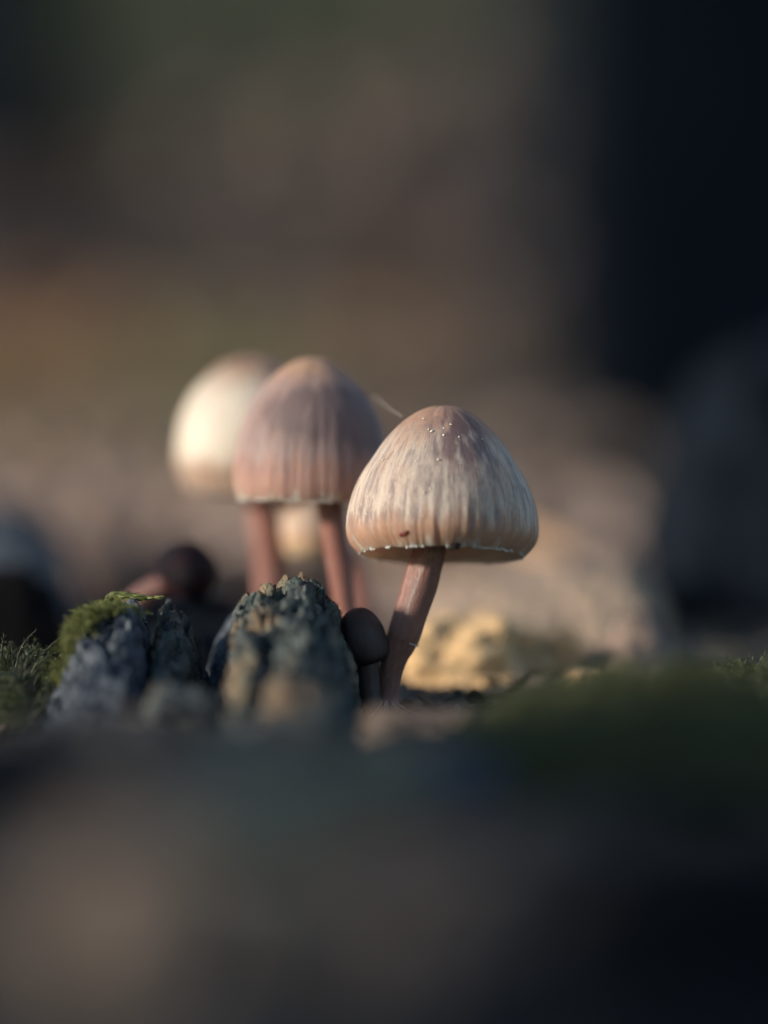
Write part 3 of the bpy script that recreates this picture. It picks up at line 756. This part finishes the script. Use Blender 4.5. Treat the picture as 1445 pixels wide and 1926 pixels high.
for k, (x, y, d, w_, h_, lb_) in enumerate([(905, 1208, 67.0, 60, 50, 'tiny golden chip perched above the gap between the two larger golden chips'), (1012, 1262, 64.5, 70, 55, 'short golden chip leaning toward the dim moss mound'),
                                   (806, 1212, 66.5, 60, 50, 'small golden chip close behind the bend of the front stem'), (1100, 1290, 63.0, 60, 45, 'golden chip half sunk at the moss edge below the broken wood end')]):
    chip(lb_, x, y, d, w_, h_, 0.3, 70.0 + 2 * k, tilt=0.4 * math.sin(k * 2))

# foreground lumps, close to the lens
fg1 = chip('rounded tan wood piece low in the near ground on the left', 268, 1735, 36.0, 340, 300, 0.9, 14.0, 'near_chip', 'blurred wood pieces near the lens')
fg3 = chip('greenish grey wood piece in the near ground above the tan one', 440, 1530, 42.5, 260, 110, 0.8, 17.0, 'grey_chip', 'blurred wood pieces near the lens')
fg4 = chip('dim brownish wood piece low in the near ground right of the tan one', 740, 1760, 36.0, 260, 200, 0.7, 19.0, 'brown_chip', 'blurred wood pieces near the lens')
fg2 = mound('log_end', M['black'], [(960, 2100), (1000, 1820), (1070, 1650), (1170, 1560), (1330, 1525), (1480, 1530), (1750, 1580), (1850, 2100)],
      36.0, -7.0, 3.0, amp=0.12, fine=0.03, seed=31.0, crest=(-2.5, 0.6), nx=90, ny=80, floor=-0.5)
tag(fg2, 'black log end filling the near right corner', 'log')  # near black lump close to the lens

NB = [('pinkish brown bark strip lying low at the left under the moss', 215, 1385, 54.5, 230, 50, 'near_chip'), ('warm brown bark crumb right of the light brown bit', 930, 1372, 55.0, 130, 60, 'brown_chip'), ('dark bark crumb wedged between the slate lump and the crumbly stump', 345, 1345, 56.0, 130, 90, 'rot_wood'),
      ('flat grey bark piece at the foot of the slate wood lump', 180, 1400, 53.0, 260, 90, 'blue_wood'), ('teal grey bark piece in front of the crumbly stump', 520, 1392, 53.0, 240, 80, 'rot_wood'),
      ('ochre bark bit leaning on the foot of the crumbly stump', 560, 1330, 55.5, 120, 90, 'chip_dull'), ('light brown bark bit under the front stem foot', 800, 1380, 55.0, 230, 85, 'near_chip'),
      ('grey bark piece close to the lens under the stump', 640, 1500, 46.0, 300, 110, 'grey_chip'), ('dark bark piece at the left edge close to the lens', 40, 1500, 46.0, 220, 130, 'bark'),
      ('slate bark piece in the near ground below the front stem', 830, 1480, 47.5, 240, 90, 'blue_wood'), ('brown bark piece by the dim moss mound', 1010, 1400, 53.0, 200, 70, 'brown_chip'),
      ('grey brown bark piece between the tan near piece and the black log', 560, 1680, 37.5, 220, 120, 'grey_chip')]
for k, (lb_, x, y, d, w_, h_, m_) in enumerate(NB):
    o = chip(lb_, x, y, d, w_, h_, 0.7, 40.0 + 3 * k, m_, 'bark pieces strewn on the near ground', 0.25 * math.sin(k * 2.1))
    o.name = 'bark_piece'; o['category'] = 'bark'

# ------------------------------------------------------------------ leaf litter
def scatter_leaves(name, pts, kind='stuff', mat='litter', nu=4, nv=6, seed=1, lift=0.25):
    rr = random.Random(seed); V = []; F = []; A = []
    for (x, y, L, r) in pts:
        z = ground_z(x, y) + lift + rr.uniform(0, 0.06) * L
        yaw = rr.uniform(0, 2 * PI); W = L * rr.uniform(0.4, 0.6)
        q = Matrix.Rotation(yaw, 3, 'Z') @ Matrix.Rotation(rr.gauss(0, 0.35), 3, 'Y') @ Matrix.Rotation(rr.gauss(0, 0.35), 3, 'X')
        curl = rr.uniform(-0.3, 0.5); o = len(V)
        for j in range(nv):
            t = j / (nv - 1); wd = W * math.sin(PI * (0.04 + 0.92 * t)) ** 0.8
            for i in range(nu):
                s = i / (nu - 1) * 2 - 1
                V.append(Vector((x, y, z)) + q @ Vector((L * (t - 0.5), s * wd / 2, curl * (s * s * W * 0.4 + L * (t - .5) ** 2)))); A.append(r)
        F += grid_faces(nu, nv, off=o)
    o = build(name, V, F, M[mat], base=(0, 0, 0), attrs={'rnd': A}); o['kind'] = kind
    return o
pts = []
rr = random.Random(5)
for k in range(15000):
    core = k < 10500
    d = 70 * (6.0 ** rr.random()); x = rr.uniform(-1, 1) * ((6 + d * 0.22) if core else (25 + d * 0.6)); y = d - 60
    if y < 14: continue
    m = mossy(x, y)
    if rr.random() < m * 0.96: continue
    if rr.random() < 0.93 * shade_dark(x, y): continue
    warm = max(1.3 * math.exp(-((x + 11.5) / 4.5) ** 2 - ((y - 84.5) / 5) ** 2), 0.9 * math.exp(-((x + 8.6) / 1.8) ** 2 - ((y - 78) / 4) ** 2))
    shade_dim = max(smooth(-6, -10, x) * smooth(93, 98, y), math.exp(-((x - 3) / 5) ** 2 - ((y - 95.5) / 3.0) ** 2))  # shadow band and dark upper left painted as darker leaves
    pts.append((x, y, rr.uniform(1.8, 3.6) * (0.75 + d / 700), min(1, max(0, rr.gauss(0.48, 0.18) + 0.65 * warm - 0.7 * shade_dim))))
ll = scatter_leaves('leaf_litter', pts); tag(ll, 'brown dead leaves covering the bank behind the mushrooms', 'leaf litter')
# crumbs and bits on the near soil
pts = [(rr.uniform(-14, 14), rr.uniform(-36, 14), rr.uniform(0.25, 0.8), min(1, max(0, rr.gauss(0.35, 0.25)))) for _ in range(5200)]
lb = scatter_leaves('soil_debris', pts, seed=3, lift=0.02, mat='debris'); tag(lb, 'small dark leaf bits strewn on the near soil', 'debris')

# ------------------------------------------------------------------ moss
def moss_mesh(pos, h0, h1, seed, leaf=0.07, nleaf=12, lean=0.5, rad=0.012):
    """curved shoots with spiralled leaflets"""
    rr = random.Random(seed); V = []; F = []; A = []
    for (p, nrm) in pos:
        h = rr.uniform(h0, h1); a = rr.uniform(0, 2 * PI); dr = Vector(nrm) + Vector((math.cos(a), math.sin(a), 0)) * lean * rr.random(); dr.normalize()
        bend = Vector((math.cos(a), math.sin(a), -0.6)) * h * rr.uniform(0.1, 0.6) * lean * 2
        c = rr.random()
        P = [Vector(p) + dr * h * t + bend * t * t for t in (0, .25, .5, .75, 1)]
        v, f, _ = tube([tuple(q) for q in P], [rad * (1 - 0.16 * k) for k in range(5)], 4, False)
        o = len(V); V += list(v); F += [tuple(i + o for i in q) for q in f]; A += [c * 0.6] * len(v)
        for k in range(nleaf):
            t = (k + 0.5) / nleaf; s = t * 4; i0 = min(3, int(s)); q = P[i0].lerp(P[i0 + 1], s - i0)
            tg = (P[i0 + 1] - P[i0]).normalized(); th = k * 2.4
            e1 = tg.orthogonal().normalized(); e2 = tg.cross(e1); od = e1 * math.cos(th) + e2 * math.sin(th); sd = tg.cross(od)
            l = leaf * rr.uniform(0.7, 1.2) * (1.15 - 0.6 * t); o = len(V)
            V += [q, q + od * l * 0.45 + tg * l * 0.35 + sd * l * 0.2, q + od * l * 0.8 + tg * l, q + od * l * 0.45 + tg * l * 0.35 - sd * l * 0.2]
            A += [min(1, c * 0.6 + 0.4 * t + rr.uniform(-.1, .1))] * 4; F += [(o, o + 1, o + 2, o + 3)]
    return V, F, A

def hump_points(n, cx, cy, rx, ry, hz, seed, zf=None):
    rr = random.Random(seed); out = []
    for k in range(n):
        while True:
            u, v = rr.uniform(-1, 1), rr.uniform(-1, 1)
            if u * u + v * v < 1: break
        x = cx + u * rx; y = cy + v * ry; q = u * u + v * v
        z = ground_z(x, y) + hz * (1 - q) + 0.12 * hz * fbm(x * 1.5, y * 1.5, seed)
        out.append(((x, y, z), (u * 0.8, v * 0.8, 1.0)))
    return out

def moss_clump(label, n, cx, cy, rx, ry, hz, h0, h1, seed, mat='moss', leaf=0.07, group='moss clumps'):
    t = thing('moss_clump', label, 'moss', (cx, cy, ground_z(cx, cy)), group)
    v, f, a = moss_mesh(hump_points(n, cx, cy, rx, ry, hz, seed), h0, h1, seed, leaf)
    build('shoots', v, f, M[mat], t, attrs={'rnd': a}, smooth_shade=False)
    # the packed cushion they grow from
    V = []; nn, mm_ = 40, 16
    for j in range(mm_):
        q = (j + 0.02) / (mm_ - 1)
        for i in range(nn):
            a_ = 2 * PI * i / nn; x = cx + rx * q * math.cos(a_); y = cy + ry * q * math.sin(a_)
            V.append((x, y, ground_z(x, y) + hz * (1 - q * q) * 0.95 - 0.04 + 0.12 * hz * fbm(x * 1.5, y * 1.5, seed)))
    F = grid_faces(nn, mm_, True); F.append(tuple(range(nn))[::-1])
    build('cushion', V, F, M['moss_dark'], t, attrs={'rnd': [0.3] * len(V)})
    return t

moss_clump('dark green moss clump with curling strands at the left edge', 230, pt(20, 1330, 59.5).x, pt(20, 1330, 59.5).y, 0.95, 1.6, 0.75, 0.25, 0.65, 3, 'moss_strand', 0.08)
moss_clump('broad dim green moss mound in front of the tan slab', 1700, 3.4, -5.4, 2.3, 3.2, 0.6, 0.22, 0.5, 4, 'moss_dark', 0.10)
moss_clump('low dim moss carpet lump on the near ground at the right', 1200, 3.2, -11.0, 2.3, 3.0, 0.30, 0.2, 0.45, 9, 'moss_dark', 0.10)
moss_clump('tall dark moss cushion at the right edge', 900, 4.9, -1.5, 1.5, 2.2, 0.66, 0.2, 0.42, 5, 'moss_strand', 0.09)
# moss that drapes over the left wood lump
def drape(label, path, d, n, spread, seed, h0, h1, mat, group='moss clumps'):
    rr = random.Random(seed); pos = []
    P = catmull([tuple(pt(x, y, d + dd)) for (x, y, dd) in path], 60)
    for k in range(n):
        q = P[int(rr.random() * 59)]; p = Vector(q) + Vector((rr.gauss(0, spread), rr.gauss(0, spread * 2.0), rr.gauss(0, spread * 0.5)))
        pos.append((tuple(p), (rr.uniform(-.6, .3), rr.uniform(-.6, .2), 0.8)))
    v, f, a = moss_mesh(pos, h0, h1, seed, 0.05, 10, 0.9, 0.008)
    return tag(build('moss_drape', v, f, M[mat], attrs={'rnd': a}, smooth_shade=False), label, 'moss', group)
drape('yellow green moss draped over the crown of the slate wood lump', [(135, 1230, -1.2), (150, 1180, -1.0), (175, 1155, -0.8), (210, 1148, -0.7), (245, 1156, -0.5)], 59.6, 520, 0.075, 12, 0.06, 0.16, 'moss_bright')
drape('moss tufts on the left flank of the slate wood lump', [(118, 1285, -0.9), (135, 1255, -0.9), (158, 1250, -1.1)], 59.4, 120, 0.07, 13, 0.12, 0.26, 'moss_bright')

# the single moss sprig that points right
SP = [(200, 1142), (203, 1130), (212, 1121), (235, 1120.5), (262, 1124), (285, 1124), (303, 1123)]
P = catmull([tuple(pt(x, y, 59.75)) for x, y in SP], 40)
sprig = thing('moss_sprig', 'single yellow green moss sprig pointing sideways above the slate wood lump', 'moss', P[0])
rad = [0.030 + 0.022 * math.sin(PI * min(1, k / 34)) - 0.03 * smooth(26, 39, k) for k in range(40)]
v, f, a = tube(P, [max(0.006, r) for r in rad], 10)
build('stalk', v, f, M['moss_bright'], sprig, attrs={'rnd': [0.35 + 0.3 * fbm(q[0] * 8, q[1] * 8, q[2] * 8) for q in v]})
rr = random.Random(2); V = []; F = []; A = []
for k in range(90):
    i = int(rr.random() * 38); q = Vector(P[i]); tg = (Vector(P[i + 1]) - q).normalized(); th = rr.uniform(0, 2 * PI)
    e1 = tg.orthogonal().normalized(); e2 = tg.cross(e1); od = e1 * math.cos(th) + e2 * math.sin(th); sd = tg.cross(od); l = rr.uniform(0.05, 0.10)
    r0 = max(0.006, rad[i]) * 0.9; o = len(V)
    V += [q + od * r0 - sd * 0.014, q + od * r0 + sd * 0.014, q + od * (r0 + l * 0.28) + tg * l * 0.7 + sd * 0.008, q + od * (r0 + l * 0.35) + tg * l * 1.1]
    A += [rr.uniform(0.3, 0.9)] * 4; F += [(o, o + 1, o + 2, o + 3)]
build('leaflets', V, F, M['moss_bright'], sprig, attrs={'rnd': A}, smooth_shade=False)

# green carpet on the bank
pos = []
rr = random.Random(8)
for k in range(9000):
    d = 95 * (3.6 ** rr.random()); x = rr.uniform(-1, 1) * (5 + d * 0.2); y = d - 60
    if rr.random() > mossy(x, y) * 1.3: continue
    pos.append(((x, y, ground_z(x, y)), (0, 0, 1)))
v, f, a = moss_mesh(pos, 0.8, 2.2, 6, 0.5, 7, 0.7, 0.05)
a = [0.45 * r_ + 0.55 * moss_tone(q[0], q[1]) for r_, q in zip(a, v)]
mc = build('moss_carpet', v, f, M['moss_olive'], base=(0, 0, 0), attrs={'rnd': a}, smooth_shade=False, kind='stuff')
tag(mc, 'green moss and herbs carpeting parts of the bank', 'moss')

# ------------------------------------------------------------------ small things on the front cap
V = []; F = []
rr = random.Random(21)
def cap_hit(px, py):
    """angle and profile position of the front cap under a photo pixel"""
    best = None
    for ia in range(-178, -2, 2):
        for iv in range(4, 98, 1):
            a = math.radians(ia); v = iv / 100
            p, n = on_cap(fi, a, v); q = p - CAM; d = q.dot(AX)
            x = 722.5 + q.dot(RT) / d * DIST * 144.5; y = 963 - q.dot(UP) / d * DIST * 144.5
            e = (x - px) ** 2 + (y - py) ** 2
            if best is None or e < best[0]: best = (e, a, v)
    return best[1], best[2]
spots = [(797, 789, 6), (812, 811, 9), (806, 808, 6), (836, 806, 5), (835, 819, 7), (848, 799, 5), (865, 822, 4), (905, 826, 4), (722, 865, 7), (783, 868, 6), (824, 866, 6),
         (811, 921, 5), (817, 920, 4), (795, 926, 4), (690, 965, 5), (797, 971, 6), (745, 905, 4), (752, 895, 4), (693, 950, 4), (956, 911, 5), (760, 870, 4), (868, 870, 3)]
for (x, y, s) in spots:
    a, vv = cap_hit(x, y); p, n = on_cap(fi, a, vv, 0.008); s = s / 144.5 * rr.uniform(0.32, 0.62)
    e1 = n.orthogonal().normalized(); e2 = n.cross(e1); th = rr.uniform(0, PI); ux = e1 * math.cos(th) + e2 * math.sin(th); uy = n.cross(ux)
    bv, bf = blob_verts(p, (ux * s, uy * s * rr.uniform(0.35, 0.8), n * s * 0.5), 9, 6, rr.random() * 9, 0.5)
    o = len(V); V += bv; F += [tuple(i + o for i in q) for q in bf]
tag(build('white_crumbs', V, F, M['crumb'], kind='stuff'), 'tiny white crumbs stuck on the front mushroom cap', 'debris')
a, vv = cap_hit(857, 1028); p, n = on_cap(fi, a, 1.0, 0.0)
bv, bf = blob_verts(p + Vector((0, -0.02, -0.015)), (Vector((0.075, 0, 0.025)), Vector((0, 0.04, 0)), Vector((-0.012, 0, 0.042))), 20, 14, 5.5, 0.5)
tag(build('soil_crumb', bv, bf, M['soil_crumb']), 'black soil crumb hanging on the front cap rim beside the stem', 'soil crumb')

# crumbs, needles and fungal threads round the stem feet
V = []; F = []; A = []
rr = random.Random(77)
for k in range(420):
    x = rr.uniform(-3.2, 4.2); y = rr.uniform(-4.5, 5.0); s_ = rr.uniform(0.025, 0.09); z = ground_z(x, y) + s_ * 0.3
    q = Quaternion((rr.gauss(0, 1), rr.gauss(0, 1), rr.gauss(0, 1), rr.gauss(0, 1))).normalized().to_matrix()
    bv, bf = blob_verts((x, y, z), (q @ Vector((s_ * rr.uniform(1, 2.2), 0, 0)), q @ Vector((0, s_, 0)), q @ Vector((0, 0, s_ * 0.7))), 7, 5, k * 0.7, 0.6)
    o = len(V); V += bv; F += [tuple(i + o for i in q_) for q_ in bf]; A += [rr.random()] * len(bv)
tag(build('soil_crumbs', V, F, M['debris'], base=(0, 0, 0), attrs={'rnd': A}, kind='stuff'), 'dark crumbs of rotten wood around the stem feet', 'soil crumbs')
for k, (x, y, yaw, L, lb_) in enumerate([(0.9, -1.2, 0.5, 1.6, 'thin brown needle lying before the front stem foot'), (1.9, -0.4, -0.3, 1.8, 'brown needle pointing at the golden chips'), (-2.1, -2.6, 0.9, 1.5, 'needle lying across the foot of the slate lump'),
                                        (0.2, -3.4, -0.8, 1.7, 'needle in front of the crumbly stump foot'), (2.9, 0.8, 1.2, 1.6, 'needle leaning on the dim moss mound'), (-3.2, -3.2, -0.4, 1.8, 'needle below the left moss clump')]):
    P = [(x + math.cos(yaw) * L * (t - .5), y + math.sin(yaw) * L * (t - .5), ground_z(x + math.cos(yaw) * L * (t - .5), y + math.sin(yaw) * L * (t - .5)) + 0.06 + 0.25 * t * t) for t in np.linspace(0, 1, 9)]
    v, f, a = tube(P, [0.018 * (1 - 0.6 * t) for t in np.linspace(0, 1, 9)], 6)
    tag(build('needle', v, f, M['chip_dull']), lb_, 'needle', 'fallen needles near the stem feet')
for k in range(9):
    th = rr.uniform(-2.6, -0.4); b0 = pt(727, 1342, D); r0 = 0.14
    P = [b0 + Vector((math.cos(th), math.sin(th) * 1.0, 0)) * (r0 + 0.5 * t * rr.uniform(0.9, 1.1)) + Vector((0, 0, 0.16 * (1 - t) ** 2 + 0.02)) for t in np.linspace(0, 1, 8)]
    v, f, a = tube([tuple(p) for p in P], [0.008 * (1 - 0.7 * t) for t in np.linspace(0, 1, 8)], 5)
    build('root_thread', v, f, M['fringe'], mf)

# spider thread between the two caps
P = catmull([tuple(pt(700, 742, 61.6)), tuple(pt(728, 765, 61.0)), tuple(pt(757, 784, 60.4))], 16)
v, f, a = tube(P, [0.0022] * 16, 6)
tag(build('spider_thread', v, f, M['silk']), 'fine spider thread strung between the rosy cap and the pale front cap', 'spider thread')
